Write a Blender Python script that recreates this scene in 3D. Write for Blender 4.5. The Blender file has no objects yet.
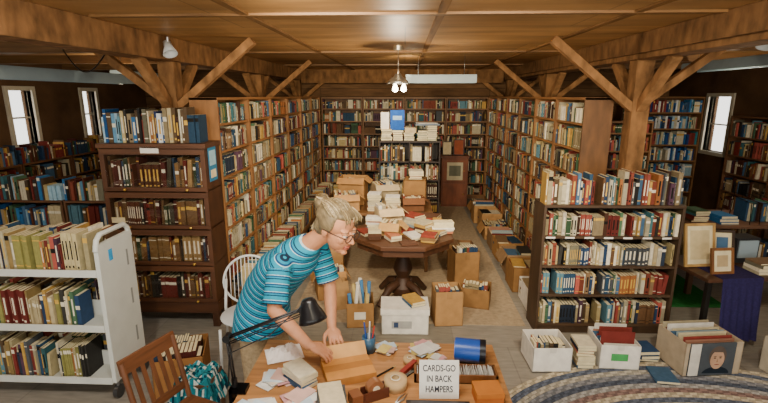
import bpy, bmesh, math, random
from mathutils import Vector, Matrix, Euler
R=random.Random(7)
U=R.uniform
pi=math.pi
def lin(c):
    return c/12.92 if c<=.04045 else ((c+.055)/1.055)**2.4
def C(h):
    h=h.lstrip('#')
    return tuple(lin(int(h[i:i+2],16)/255) for i in (0,2,4))
def shade(c,k): return tuple(min(1,max(0,a*k)) for a in c)
# ---------------- materials
MATS={}
def mk(name,rough=.7,kind='plain',scale=8,amt=.25,metal=0,spec=.3,bump=0,stretch=(1,1,1)):
    m=bpy.data.materials.new(name);m.use_nodes=True
    nt=m.node_tree;N=nt.nodes;L=nt.links
    bs=N['Principled BSDF'];bs.inputs['Roughness'].default_value=rough
    bs.inputs['Metallic'].default_value=metal
    bs.inputs['Specular IOR Level'].default_value=spec
    at=N.new('ShaderNodeAttribute');at.attribute_name='Col'
    src=at.outputs['Color']
    if kind!='flat':
        tc=N.new('ShaderNodeTexCoord');mp=N.new('ShaderNodeMapping')
        mp.inputs['Scale'].default_value=stretch
        L.new(tc.outputs['Object'],mp.inputs['Vector'])
        no=N.new('ShaderNodeTexNoise');no.inputs['Scale'].default_value=scale;no.inputs['Detail'].default_value=5
        L.new(mp.outputs[0],no.inputs['Vector'])
        mr=N.new('ShaderNodeMapRange');mr.inputs[1].default_value=.3;mr.inputs[2].default_value=.7
        mr.inputs[3].default_value=1-amt;mr.inputs[4].default_value=1+amt*.6
        L.new(no.outputs['Fac'],mr.inputs[0])
        vm=N.new('ShaderNodeVectorMath');vm.operation='SCALE'
        L.new(src,vm.inputs[0]);L.new(mr.outputs[0],vm.inputs['Scale'])
        src=vm.outputs[0]
        if bump:
            bp=N.new('ShaderNodeBump');bp.inputs['Strength'].default_value=bump;bp.inputs['Distance'].default_value=.01
            L.new(no.outputs['Fac'],bp.inputs['Height']);L.new(bp.outputs[0],bs.inputs['Normal'])
    L.new(src,bs.inputs['Base Color'])
    MATS[name]=m;return m
mk('wood',.55,'n',4,.35,spec=.4,bump=.15,stretch=(3,3,1))
mk('woodx',.5,'n',4,.35,spec=.4,bump=.15,stretch=(.6,8,8))
mk('woody',.75,'n',4,.4,spec=.2,bump=.25,stretch=(8,.6,8))
mk('rough_beam',.85,'n',3,.5,spec=.2,bump=.5,stretch=(4,4,2))
mk('book_cloth',.65,'n',30,.15,spec=.2)
mk('card',.85,'n',14,.14,spec=.15)
mk('paint',.45,'n',9,.06,spec=.4)
mk('plastic',.3,'flat',spec=.5)
mk('metal',.35,'flat',metal=.9)
mk('fabric',.95,'n',60,.25,spec=.1,bump=.4)
mk('skin',.5,'n',40,.07,spec=.35,bump=.05)
mk('hair',.5,'n',30,.3,spec=.3,bump=.3)
mk('carpet',1,'n',25,.22,spec=.05,bump=.5)
def emis(name,col,st):
    m=bpy.data.materials.new(name);m.use_nodes=True
    b=m.node_tree.nodes['Principled BSDF'];b.inputs['Base Color'].default_value=(*col,1)
    b.inputs['Emission Color'].default_value=(*col,1);b.inputs['Emission Strength'].default_value=st
    MATS[name]=m
emis('tube_dim',(.8,.95,1),.3);emis('tube_lit',(1,.95,.8),3);emis('bulb',(1,.9,.7),14)
def glassmat():
    m=bpy.data.materials.new('glass');m.use_nodes=True;nt=m.node_tree;N=nt.nodes;L=nt.links
    N.remove(N['Principled BSDF']);o=N['Material Output']
    t=N.new('ShaderNodeBsdfTransparent');g=N.new('ShaderNodeBsdfGlossy');g.inputs['Roughness'].default_value=.05
    mx=N.new('ShaderNodeMixShader');mx.inputs[0].default_value=.06
    L.new(t.outputs[0],mx.inputs[1]);L.new(g.outputs[0],mx.inputs[2]);L.new(mx.outputs[0],o.inputs['Surface']);MATS['glass']=m
glassmat()
def planks(name,cols,axis,width,rough=.7,amt=.25,seam=.35,brick=None,nscale=3):
    m=bpy.data.materials.new(name);m.use_nodes=True;nt=m.node_tree;N=nt.nodes;L=nt.links
    bs=N['Principled BSDF'];bs.inputs['Roughness'].default_value=rough;bs.inputs['Specular IOR Level'].default_value=.25
    tc=N.new('ShaderNodeTexCoord');mp=N.new('ShaderNodeMapping');L.new(tc.outputs['Object'],mp.inputs[0])
    mp.inputs['Rotation'].default_value=axis
    br=N.new('ShaderNodeTexBrick');L.new(mp.outputs[0],br.inputs['Vector'])
    br.inputs['Scale'].default_value=1;br.inputs['Brick Width'].default_value=brick or 3.5;br.inputs['Row Height'].default_value=width
    br.inputs['Mortar Size'].default_value=.006;br.inputs['Mortar Smooth'].default_value=.3
    br.inputs['Color1'].default_value=(*cols[0],1);br.inputs['Color2'].default_value=(*cols[1],1)
    br.inputs['Mortar'].default_value=(*shade(cols[0],seam),1)
    no=N.new('ShaderNodeTexNoise');no.inputs['Scale'].default_value=nscale;no.inputs['Detail'].default_value=8
    mp2=N.new('ShaderNodeMapping');mp2.inputs['Scale'].default_value=(1,5,1);L.new(mp.outputs[0],mp2.inputs[0]);L.new(mp2.outputs[0],no.inputs['Vector'])
    mr=N.new('ShaderNodeMapRange');mr.inputs[1].default_value=.3;mr.inputs[2].default_value=.7;mr.inputs[3].default_value=1-amt;mr.inputs[4].default_value=1+amt*.6
    L.new(no.outputs['Fac'],mr.inputs[0])
    vm=N.new('ShaderNodeVectorMath');vm.operation='SCALE';L.new(br.outputs['Color'],vm.inputs[0]);L.new(mr.outputs[0],vm.inputs['Scale'])
    L.new(vm.outputs[0],bs.inputs['Base Color']);MATS[name]=m
planks('ceil',(C('#b98c56'),C('#a0784a')),(0,0,0),1.22,.45,.35,.4,2.44,1.2)
planks('wallb',(C('#7a5a3a'),C('#6a4c30')),(pi/2,0,0),.16,.8,.35)
planks('walls',(C('#6c5036'),C('#5c422a')),(pi/2,0,pi/2),.16,.8,.35)
planks('floorm',(C('#8f897f'),C('#858074')),(0,0,0),.9,.6,.2,.78,.9,7)
# ---------------- builder
class B:
    def __init__(s): s.v=[];s.f=[];s.c=[];s.m=[];s.mats=[];s.M=None;s.sm=[]
    def mi(s,n):
        if n not in s.mats: s.mats.append(n)
        return s.mats.index(n)
    def add(s,vs,fs,col,mat,smooth=False):
        o=len(s.v);M=s.M
        for p in vs:
            p=Vector(p)
            s.v.append(tuple(M@p) if M else tuple(p))
        k=s.mi(mat)
        for f in fs:
            s.f.append([i+o for i in f]);s.c.append(col);s.m.append(k);s.sm.append(smooth)
    FB=[(0,3,2,1),(4,5,6,7),(0,1,5,4),(1,2,6,5),(2,3,7,6),(3,0,4,7)]
    def box(s,x0,x1,y0,y1,z0,z1,col,mat='wood'):
        s.add([(x0,y0,z0),(x1,y0,z0),(x1,y1,z0),(x0,y1,z0),(x0,y0,z1),(x1,y0,z1),(x1,y1,z1),(x0,y1,z1)],B.FB,col,mat)
    def obox(s,c,size,rot,col,mat='wood'):
        M=Euler(rot).to_matrix();c=Vector(c);h=[a/2 for a in size]
        vs=[c+M@Vector((a*h[0],b*h[1],d*h[2])) for d in(-1,1) for a,b in((-1,-1),(1,-1),(1,1),(-1,1))]
        s.add(vs,B.FB,col,mat)
    def beam(s,p0,p1,w,h,col,mat='rough_beam',up=(0,0,1)):
        p0=Vector(p0);p1=Vector(p1);d=(p1-p0).normalized();up=Vector(up)
        if abs(d.dot(up))>.95: up=Vector((0,1,0))
        a=d.cross(up).normalized();b=a.cross(d).normalized()
        vs=[]
        for p in(p0,p1):
            for i,j in((-1,-1),(1,-1),(1,1),(-1,1)): vs.append(p+a*i*w/2+b*j*h/2)
        s.add(vs,[(0,1,2,3),(7,6,5,4),(0,4,5,1),(1,5,6,2),(2,6,7,3),(3,7,4,0)],col,mat)
    def cyl(s,p0,p1,r0,r1=None,col=(.5,.5,.5),mat='plastic',n=14,smooth=True):
        if r1 is None:r1=r0
        p0=Vector(p0);p1=Vector(p1);d=(p1-p0).normalized();up=Vector((0,0,1)) if abs(d.z)<.9 else Vector((1,0,0))
        a=d.cross(up).normalized();b=a.cross(d)
        vs=[];fs=[]
        for p,r in((p0,r0),(p1,r1)):
            for i in range(n):
                t=2*pi*i/n;vs.append(p+a*math.cos(t)*r+b*math.sin(t)*r)
        for i in range(n): fs.append((i,(i+1)%n,n+(i+1)%n,n+i))
        s.add(vs,fs,col,mat,smooth)
        s.add(vs[:n],[tuple(range(n-1,-1,-1))],col,mat);s.add(vs[n:],[tuple(range(n))],col,mat)
    def tube(s,pts,r,col,mat='plastic',n=8):
        pts=[Vector(p) for p in pts]
        rs=r if isinstance(r,(list,tuple)) else [r]*len(pts)
        vs=[];fs=[];a=None
        for i,p in enumerate(pts):
            d=(pts[min(i+1,len(pts)-1)]-pts[max(i-1,0)]).normalized()
            if a is None:
                up=Vector((0,0,1)) if abs(d.z)<.9 else Vector((1,0,0));a=d.cross(up).normalized()
            else: a=(a-d*a.dot(d)).normalized()
            b=d.cross(a)
            for k in range(n):
                t=2*pi*k/n;vs.append(p+(a*math.cos(t)+b*math.sin(t))*rs[i])
        for i in range(len(pts)-1):
            for k in range(n): fs.append((i*n+k,i*n+(k+1)%n,(i+1)*n+(k+1)%n,(i+1)*n+k))
        fs.append(tuple(range(n-1,-1,-1)));fs.append(tuple(range((len(pts)-1)*n,len(pts)*n)))
        s.add(vs,fs,col,mat,True)
    def lathe(s,c,prof,col,mat='plastic',n=24,axis=None):
        c=Vector(c);Q=Vector((0,0,1)).rotation_difference(Vector(axis)).to_matrix() if axis else Matrix.Identity(3)
        vs=[];fs=[]
        for r,z in prof:
            for k in range(n):
                t=2*pi*k/n;vs.append(c+Q@Vector((r*math.cos(t),r*math.sin(t),z)))
        for i in range(len(prof)-1):
            for k in range(n): fs.append((i*n+k,i*n+(k+1)%n,(i+1)*n+(k+1)%n,(i+1)*n+k))
        s.add(vs,fs,col,mat,True)
    def prism(s,poly,z0,z1,col,mat):
        n=len(poly);vs=[(x,y,z0) for x,y in poly]+[(x,y,z1) for x,y in poly]
        fs=[tuple(range(n-1,-1,-1)),tuple(range(n,2*n))]+[(i,(i+1)%n,n+(i+1)%n,n+i) for i in range(n)]
        s.add(vs,fs,col,mat)
    def build(s,name,parent=None,loc=(0,0,0),rot=0,bevel=0):
        me=bpy.data.meshes.new(name);me.from_pydata(s.v,[],s.f);me.update()
        for n in s.mats: me.materials.append(MATS[n])
        ca=me.color_attributes.new('Col','FLOAT_COLOR','CORNER')
        buf=[]
        for p,c in zip(me.polygons,s.c): buf.extend((c[0],c[1],c[2],1.0)*p.loop_total)
        ca.data.foreach_set('color',buf)
        me.polygons.foreach_set('material_index',s.m);me.polygons.foreach_set('use_smooth',s.sm)
        o=bpy.data.objects.new(name,me);bpy.context.collection.objects.link(o)
        o.location=loc;o.rotation_euler=(0,0,rot)
        if parent:o.parent=parent
        if bevel:
            md=o.modifiers.new('bev','BEVEL');md.width=bevel;md.segments=2;md.limit_method='ANGLE'
        return o
def grp(name,loc=(0,0,0),rot=0):
    e=bpy.data.objects.new(name,None);bpy.context.collection.objects.link(e)
    e.location=loc;e.rotation_euler=(0,0,rot);e.empty_display_size=.1;return e
# ---------------- books
PAL=[C(h) for h in ('#74302a','#8a3c34','#b8ae90','#d6cdb2','#2c4464','#446482','#2a3444','#365238','#4c6c50','#b8924a','#a4683a','#654a32','#80664a','#22201e','#363430','#dfd8c2','#543a4a','#5a8290','#a69e82','#80402f','#c4b07c','#d2c9b0','#4e5256','#2a4862','#74705c','#a65246','#3c686e','#9a8868','#b8a882','#847658','#564430','#40281c','#8f7d5c','#c2b698')]
PALD=[C(h) for h in ('#4a2818','#5b3220','#6c281e','#3b362a','#2f3d28','#7b5632','#4c201a','#8a683c','#2c241e','#5f462c','#2a3c50')]
PALB=[C(h) for h in ('#1f5288','#3570a4','#6498b8','#9abccc','#20386a','#d8dcdc','#2f7a84','#b8b090')]
GOLD=C('#c9a24a');WHT=C('#ddd5bd');BLK=C('#15130f');PAGE=C('#dccfa8')
def books_row(b,x0,x1,z,gap,y0=0.012,depth=.17,pal=PAL,near=False,hf=(.62,.9),thick=(.014,.04),holes=.025,hmax=.3):
    x=x0+.004;rep=0
    while True:
        if rep<=0:
            t=U(*thick);h=min(gap*U(*hf),hmax);c=shade(R.choice(pal),U(.65,1.15));d=U(.72,1)*depth;lab=R.random();rep=1
            if R.random()<.07: rep=R.randint(3,6)
            lc=R.choice([GOLD,WHT,BLK,WHT]);lz=U(.5,.85)
        rep-=1
        if x+t>x1-.003:break
        y=y0+U(0,.026);tt=t-.0012
        if R.random()<holes:
            x+=U(.02,.07)
            if x+t>x1-.003:break
        if R.random()<.03 and x+t+h*.14<x1:
            ang=U(.05,.12);b.obox((x+t/2+h*math.sin(ang)/2,y+d/2,z+h/2*math.cos(ang)+t*.5*math.sin(ang)),(tt,d,h),(0,ang,0),c,'book_cloth');x+=t+h*math.sin(ang);continue
        b.box(x,x+tt,y,y+d,z,z+h,c,'book_cloth')
        if near:
            b.add([(x+tt*.12,y+.004,z+h+.0005),(x+tt*.88,y+.004,z+h+.0005),(x+tt*.88,y+d-.002,z+h+.0005),(x+tt*.12,y+d-.002,z+h+.0005)],[(0,1,2,3)],PAGE,'card')
        if near or lab<.5:
            yy=y-.0008
            def q(xa,xb,za,zb,cc): b.add([(xa,yy,za),(xb,yy,za),(xb,yy,zb),(xa,yy,zb)],[(0,1,2,3)],cc,'book_cloth')
            if lab<.3: q(x,x+tt,z+h*lz,z+h*min(.96,lz+.13),lc)
            elif lab<.8:
                q(x+tt*.3,x+tt*.7,z+h*.3,z+h*.8,lc)
                if near:q(x+tt*.25,x+tt*.75,z+h*.08,z+h*.14,lc)
            else:
                q(x,x+tt,z+h*.12,z+h*.15,lc);q(x,x+tt,z+h*.85,z+h*.88,lc)
        x+=t
def stack(b,cx,cy,z,n,w=.16,d=.23,pal=PAL,ang=None):
    for i in range(n):
        t=U(.014,.035);a=U(-.12,.12) if ang is None else ang+U(-.05,.05);ww=w*U(.85,1.1);dd=d*U(.85,1.1);c=shade(R.choice(pal),U(.8,1.2))
        b.obox((cx,cy,z+t/2),(ww,dd,t-.001),(0,0,a),c,'book_cloth')
        M=Euler((0,0,a)).to_matrix()
        b.obox(Vector((cx,cy,z+t/2))+M@Vector((.002,-.0015,0)),(ww-.004,dd-.001,t-.006),(0,0,a),PAGE,'card')
        z+=t
    return z
def bookcase(loc,rot,W,H,D,levels,col,name='bookcase',pal=PAL,near=False,top=True,topgap=.25,back=True,th=.02,bevel=0,depth=.17,base=True,hf=(.62,.9),mid=0,thick=(.014,.04),endcol=None):
    g=grp(name,loc,rot);b=B();ec=endcol or col
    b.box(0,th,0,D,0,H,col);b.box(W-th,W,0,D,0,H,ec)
    b.box(0,W,-.004,D,H-th,H+.002,shade(col,1.1),'woodx')
    for z in levels: b.box(th,W-th,0.004,D-.01,z-th,z,shade(col,1.1),'woodx')
    if mid: b.box(W/2-th/2,W/2+th/2,.004,D-.01,levels[0],H-th,col)
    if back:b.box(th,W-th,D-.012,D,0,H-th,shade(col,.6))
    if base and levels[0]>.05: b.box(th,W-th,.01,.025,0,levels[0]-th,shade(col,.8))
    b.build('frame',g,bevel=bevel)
    k=B();zs=list(levels)+[H-th]
    segs=[(th,W-th)] if not mid else [(th,W/2-th/2),(W/2+th/2,W-th)]
    for i,z in enumerate(levels):
        gap=zs[i+1]-z-(th if i<len(levels)-1 else 0)
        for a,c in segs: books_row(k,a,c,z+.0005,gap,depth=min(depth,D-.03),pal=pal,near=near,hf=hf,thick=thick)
    if top: books_row(k,0,W,H+.003,topgap,depth=min(depth,D-.03),pal=pal,near=near,hf=(.6,1),thick=thick)
    k.build('books',g);return g
WD=C('#66442a');WM=C('#7d5732');WL=C('#8c6036');WDK=C('#4a301e');CARD=C('#a67c4c');CARD2=C('#b58b5a');WHITE=C('#e4e0d6')
# ---------------- room
CH=2.6;XL=-5.5;XR=5.35;YB=9.8;YF=-2.5
b=B();b.box(XL-.15,XR+.15,YF,YB+.15,-.1,0,(1,1,1),'floorm');b.build('floor')
b=B();b.box(XL-.15,XR+.15,YF,YB+.15,CH,CH+.1,(1,1,1),'ceil');b.build('ceiling')
b=B();b.box(XL-.15,XR+.15,YB,YB+.15,0,CH,(1,1,1),'wallb');b.build('wall_back')
def sidewall(name,x0,x1,wins):
    b=B();y=YF
    for a,c,z0,z1 in wins:
        b.box(x0,x1,y,a,0,CH,(1,1,1),'walls');b.box(x0,x1,a,c,0,z0,(1,1,1),'walls');b.box(x0,x1,a,c,z1,CH,(1,1,1),'walls');y=c
    b.box(x0,x1,y,YB,0,CH,(1,1,1),'walls');b.build(name)
WL_=[(2.2,3.3,1.1,2.2),(6.3,6.72,1.4,2.17),(7.8,8.15,1.4,2.17)];WR_=[(2.0,3.1,1.1,2.2),(7.93,8.5,1.15,2.08)]
sidewall('wall_left',XL-.15,XL,WL_);sidewall('wall_right',XR,XR+.15,WR_)
n=0
for xs,ws,sg in((XL,WL_,1),(XR,WR_,-1)):
    for a,c,z0,z1 in ws:
        n+=1;g=grp('window_%d'%n);b=B();f=C('#cfc6ae')
        x0,x1=sorted((xs-sg*.1,xs+sg*.03))
        b.box(x0,x1,a-.06,a,z0-.06,z1+.06,f,'paint');b.box(x0,x1,c,c+.06,z0-.06,z1+.06,f,'paint')
        b.box(x0,x1,a,c,z0-.06,z0,f,'paint');b.box(x0,x1,a,c,z1,z1+.06,f,'paint')
        xm=xs-sg*.06;b.box(xm-.012,xm+.012,a,c,(z0+z1)/2-.012,(z0+z1)/2+.012,f,'paint')
        b.build('sash',g)
        b=B();b.box(xm-.002,xm+.002,a,c,z0,z1,(1,1,1),'glass');b.build('pane',g)
b=B();b.box(XL-.15,-4.4,YF-.15,YF,0,CH,(1,1,1),'wallb');b.box(4.4,XR+.15,YF-.15,YF,0,CH,(1,1,1),'wallb');b.build('wall_front')  # unseen wall, left wide open so world light enters as soft fill
b=B();tc=C('#805c34')
for y in (0.6,1.82,3.04,5.6,7.9): b.box(-2.0,1.92,y-.03,y+.03,CH-.015,CH,tc,'woodx')
for x in(-1.0,.22,1.4): b.box(x-.025,x+.025,YF,YB,CH-.013,CH,tc,'woody')
for y in(0,1.5,3,4.5,6,7.5): 
    b.box(XL,-2.35,y-.05,y+.05,CH-.1,CH,shade(tc,.8),'woodx');b.box(2.25,XR,y-.05,y+.05,CH-.1,CH,shade(tc,.8),'woodx')
b.build('trim_1')
BC=C('#87613c')
for x in(-2.16,2.08):
    b=B();b.box(x-.11,x+.11,YF,YB-.01,CH-.2,CH,BC,'rough_beam');b.box(x-.16,x-.12,YF,YB-.01,CH-.16,CH,shade(BC,.8),'rough_beam');b.build('ceiling_beam',bevel=.006)
b=B();b.box(-2.04,1.91,YB-.5,YB-.3,CH-.26,CH,shade(BC,.8),'rough_beam');b.build('ceiling_beam')
PY=[4.3,6.9,9.45]
for x,s in((-2.16,1),(2.08,-1)):
    for y in PY:
        g=grp('timber_post');b=B()
        b.box(x-.075,x+.075,y-.075,y+.075,0,CH-.2,BC,'rough_beam')
        zb=1.98;bc=shade(BC,1.2)
        b.beam((x+s*.05,y-.03,zb),(x+s*.80,y-.03,CH-.02),.07,.075,bc,up=(0,1,0))
        b.beam((x-s*.05,y+.03,zb+.05),(x-s*.72,y+.03,CH-.06),.07,.075,bc,up=(0,1,0))
        b.beam((x,y-.04,zb),(x,y-.52,CH-.19),.08,.08,bc,up=(1,0,0))
        if y<9: b.beam((x,y+.04,zb),(x,y+.5,CH-.19),.08,.08,bc,up=(1,0,0))
        b.build('post',g,bevel=.005)
b=B();b.box(-1.08,1.15,3.98,9.35,0,.004,C('#a8967c'),'carpet');b.build('aisle_carpet')
b=B();b.box(2.42,3.3,4.45,6.2,0,.004,C('#2f7a3e'),'carpet');b.build('green_carpet')
b=B();cx,cy=2.05,2.42;rx,ry=1.55,1.0;rc=[C(h) for h in('#77787c','#a09a8c','#575e6c','#b0a48c','#7c6660','#94928e','#4c525e')]
NR=36;seg=150
for i in range(NR):
    k=(i+.5)/NR;o=ry*k;ax=rx-ry+o;ay=o;col=rc[(i//2)%7]
    vs=[];r=ry/NR*.55
    for s_ in range(seg):
        t=2*pi*s_/seg;p=Vector((cx+ax*math.cos(t),cy+ay*math.sin(t),.0));nn=Vector((math.cos(t)*ay,math.sin(t)*ax,0)).normalized()
        hz=.010+.002*math.sin(s_*2.6+i)
        vs+= [p-nn*r,p+Vector((0,0,hz)),p+nn*r]
    for s_ in range(seg):
        j=(s_+1)%seg;cc=shade(col,1.25 if (s_+i)%2 else .8)
        b.add([vs[s_*3],vs[j*3],vs[j*3+1],vs[s_*3+1]],[(0,1,2,3)],cc,'fabric',True);b.add([vs[s_*3+1],vs[j*3+1],vs[j*3+2],vs[s_*3+2]],[(0,1,2,3)],cc,'fabric',True)
b.build('braided_rug',loc=(0,0,.001))
# ---------------- tall bookcases of the nave
LV8=[.08+.252*i for i in range(8)]
yy=4.2
for i in range(6):
    bookcase((-1.7,yy,0),pi/2,.86,2.08,.26,LV8,shade(WL,1.2) if i%2 else WL,near=(i<2),top=False)
    yy+=.865
yy=9.38
for i in range(6):
    yy2=yy-.83
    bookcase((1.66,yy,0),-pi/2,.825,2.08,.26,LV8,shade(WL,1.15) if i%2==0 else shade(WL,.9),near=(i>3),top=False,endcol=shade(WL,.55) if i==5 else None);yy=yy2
for i in range(4):
    bookcase((-1.68+i*.84,9.45,0),0,.83,2.06,.28,LV8,WM,top=False)
for x in(-5.15,-4.2,-3.24): bookcase((x,9.45,0),0,.93,1.9,.28,LV8[:7],WD,top=False,pal=PAL)
for x in(2.25,4.3): bookcase((x,9.45,0),0,.93,1.9,.28,LV8[:7],WD,top=False)
bookcase((3.7,7.5,0),0,.95,2.08,.28,LV8,WM,pal=PALB+PAL[:6],top=False)
bookcase((2.5,6.6,0),0,.95,1.75,.28,LV8[:7],WM,top=False)
for i in range(3): bookcase((4.98,7.35-i*.95,0),-pi/2,.93,1.8,.3,[.1+.28*j for j in range(6)],WD,top=False,pal=PALD+PAL)
for i in range(5): bookcase((-5.1,4.0+i*.95,0),pi/2,.93,1.2,.3,[.1+.27*j for j in range(4)],WD,top=True,pal=PALD+PAL[:12],topgap=.26)
for i in range(2): bookcase((-4.75+i*.95,4.85,0),0,.93,.95,.4,[.08,.38,.66],WD,top=True,pal=PALD+PALB[:4]+PAL,topgap=.27,depth=.2)
bookcase((-4.1,6.4,0),0,1.3,.95,.4,[.08,.38,.66],WD,top=True,pal=PALB+PAL[:8],topgap=.27,depth=.2)
g=bookcase((1.2,3.86,0),.02,1.19,1.19,.28,[.09,.375,.645,.915],C('#483626'),near=True,top=True,topgap=.29,th=.022,bevel=.002,hf=(.62,.84))
b=B()
for i in range(7): b.add([(0.03+.165*i,-.006,.897),(.11+.165*i,-.006,.897),(.11+.165*i,-.006,.913),(.03+.165*i,-.006,.913)],[(0,1,2,3)],WHITE,'card')
b.build('shelf_labels',g)
# ---------------- barrister bookcase (left)
g=grp('barrister_bookcase',(-2.62,3.84,0),.01);b=B();W=.92;D=.32;cw=C('#4c2e1a')
b.box(0,.06,0,.06,0,.18,cw);b.box(W-.06,W,0,.06,0,.18,cw);b.box(0,.06,D-.06,D,0,.18,cw);b.box(W-.06,W,D-.06,D,0,.18,cw)
b.box(-.01,W+.01,-.01,D,.14,.24,cw,'woodx')
zz=[.24,.60,.94,1.28,1.66]
k=B();gl=B()
for i in range(4):
    z0,z1=zz[i],zz[i+1]
    b.box(0,.025,0,D,z0,z1,cw);b.box(W-.025,W,0,D,z0,z1,cw);b.box(0,W,.02,D,z0,z0+.02,cw,'woodx');b.box(0,W,D-.015,D,z0,z1,shade(cw,.6))
    b.box(.0,W,-.012,.01,z1-.055,z1-.006,shade(cw,1.25),'woodx');b.box(0,W,-.012,.01,z0+.005,z0+.04,shade(cw,1.25),'woodx')
    b.box(0,.04,-.012,.01,z0+.04,z1-.055,shade(cw,1.25));b.box(W-.04,W,-.012,.01,z0+.04,z1-.055,shade(cw,1.25))
    for kx in(.2,.75): b.lathe((kx,-.012,z0+.022),[(0.0005,-.03),(.012,-.025),(.012,-.012),(.006,0)],GOLD,'metal',10,axis=(0,1,0))
    books_row(k,.03,W-.03,z0+.022,z1-z0-.05,y0=.035,depth=.18,pal=PALD+[C('#7a5c38'),C('#8a6e46')],near=True,hf=(.62,.86))
    gl.box(.04,W-.04,-.004,-.001,z0+.04,z1-.055,(1,1,1),'glass')
b.box(-.015,W+.015,-.02,D,1.66,1.70,shade(cw,1.2),'woodx')
b.build('frame',g,bevel=.003);gl.build('glass_doors',g)
books_row(k,0.02,W-.02,1.702,.31,y0=.03,depth=.2,pal=PALB+PALB+PAL,near=True,hf=(.7,1))
k.build('books',g)
b=B();b.box(.37,.53,-.02,-.017,1.62,1.675,WHITE,'card');b.box(W+.004,W+.007,.05,.22,1.36,1.66,C('#3a7fa8'),'card');b.box(W+.007,W+.009,.07,.2,1.5,1.63,C('#9fc9d8'),'card');b.box(W+.007,W+.009,.08,.19,1.39,1.46,C('#e8d9b0'),'card')
for z in(.72,1.1): b.box(.04,.16,-.016,-.013,z-.1,z-.05,C('#d8c9a0'),'card')
b.build('notices',g)
# ---------------- white book cart
g=grp('book_cart',(-3.02,2.78,0),0.0);b=B();W=1.02;D=.38;cw=C('#cdd0c8')
for x in(0,W-.03):
    b.box(x,x+.03,0,D,.13,1.14,cw,'paint')
    b.tube([(x+.015,.0,1.1),(x+.015,.02,1.17),(x+.015,.06,1.2),(x+.015,D-.06,1.2),(x+.015,D-.02,1.17),(x+.015,D,1.1)],.018,cw,'paint')
    for y in(.03,D-.03):
        b.cyl((x+.015,y,.13),(x+.015,y,.09),.012,col=(.3,.3,.3),mat='metal');b.cyl((x,y,.05),(x+.03,y,.05),.048,col=(.03,.03,.03),n=18)
k=B();CP=PAL+[C('#b8aa80')]*4+[C('#8f8a4e')]*4+[C('#8a7448')]*3
for z in(.95,.55,.15):
    b.box(.03,W-.03,0,D,z-.025,z,cw,'paint');b.box(.03,W-.03,-.006,.004,z-.03,z+.02,cw,'paint')
    b.box(.03,W-.03,D/2-.004,D/2+.004,z,z+.12,cw,'paint')
    books_row(k,.04,W-.2 if z<.9 else W-.06,z+.002,.29,y0=.015,depth=.165,pal=CP,near=True,hf=(.62,.95),thick=(.012,.032))
    books_row(k,.04,W-.05,z+.002,.29,y0=D/2+.01,depth=.165,near=True,hf=(.62,.9))
b.box(W+.0005,W+.003,.1,.14,1.0,1.08,C('#3aa0d8'),'card')
for z in(.3,.6,.9): b.box(W+.0003,W+.002,D-.09,D-.07,z,z+.12,C('#8a8d88'),'paint')
b.build('frame',g,bevel=.004);k.build('books',g)
# ---------------- cardboard boxes
def carton(loc,rot,W,D,H,col=CARD,flaps=True,cont='books',name='cardboard_box',label=None,pal=PAL,over=.04):
    g=grp(name,loc,rot);b=B();t=.006
    b.box(-W/2,W/2,-D/2,-D/2+t,0,H,col,'card');b.box(-W/2,W/2,D/2-t,D/2,0,H,col,'card')
    b.box(-W/2,-W/2+t,-D/2,D/2,0,H,col,'card');b.box(W/2-t,W/2,-D/2,D/2,0,H,col,'card');b.box(-W/2,W/2,-D/2,D/2,0,t,col,'card')
    b.box(-.025,.025,-D/2-.001,-D/2,H*.8,H,shade(col,.85),'card')
    if flaps:
        f=min(W,D)*.4
        b.obox((0,-D/2-.25*f,H-.42*f),(W,.005,f),(-.55,0,0),shade(col,1.12),'card')
        b.obox((W/2+.25*f,0,H-.4*f),(.005,D*.96,f),(0,-.55,0),shade(col,1.05),'card')
        b.obox((-W/2-.25*f,0,H-.4*f),(.005,D*.96,f),(0,.55,0),shade(col,1.05),'card')
    if label: b.box(-W*.22,W*.2,-D/2-.002,-D/2,H*.35,H*.65,label,'card')
    b.build('carton',g)
    k=B()
    if cont=='books':
        books_row(k,-W/2+t,W/2-t,t,H*1.05+over,y0=-D/2+.02,depth=min(.2,D/2-.02),pal=pal,near=True,hf=(.86,1.05),hmax=H+over)
        if D>.3: books_row(k,-W/2+t,W/2-t,t,H+over,y0=.01,depth=min(.2,D/2-.04),pal=pal,near=True,hf=(.86,1.05),hmax=H+over)
    elif cont=='stack':
        for x in(-W/4,W/4): stack(k,x,0,t,max(3,int(H/.024)),W*.42,D*.8,pal)
    elif cont=='paper':
        y=-D/2+.02
        while y<D/2-.03:
            h=H+U(-.03,over);k.obox((U(-.02,.02),y+.02,h/2+.006),(W*.85,.006,h),(U(-.12,0),0,0),shade(R.choice([WHITE,PAGE,C('#9ab0b8'),C('#a87a64')]+PAL[:6]),U(.8,1.1)),'card');y+=U(.012,.03)
    elif cont=='tubes':
        for i in range(9):
            x=U(-W/3,W/3);y=U(-D/3,D/3);k.cyl((x,y,.01),(x+U(-.05,.05),y+U(-.05,.05),H+U(.05,.16)),.018,col=R.choice([WHITE,C('#4a7fb0'),C('#c8b070')]),mat='card')
    elif cont=='lid':
        k.box(-W/2-.008,W/2+.008,-D/2-.008,D/2+.008,H-.05,H+.006,shade(col,1.03),'card')
    if k.v:k.build('contents',g)
    return g
carton((1.15,3.38,0.014),.05,.3,.3,.2,WHITE,False,'books',over=.02)
carton((1.7,3.44,0.014),-.04,.3,.3,.2,WHITE,False,'paper',over=.08,label=C('#4aa05a'))
g=carton((2.34,3.4,0.014),.12,.46,.32,.27,C('#b9a88e'),False,'paper',over=.04)
b=B();PY_=-.175
b.box(-.2,.16,PY_,PY_+.012,.01,.275,C('#4a5056'),'card')
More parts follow.
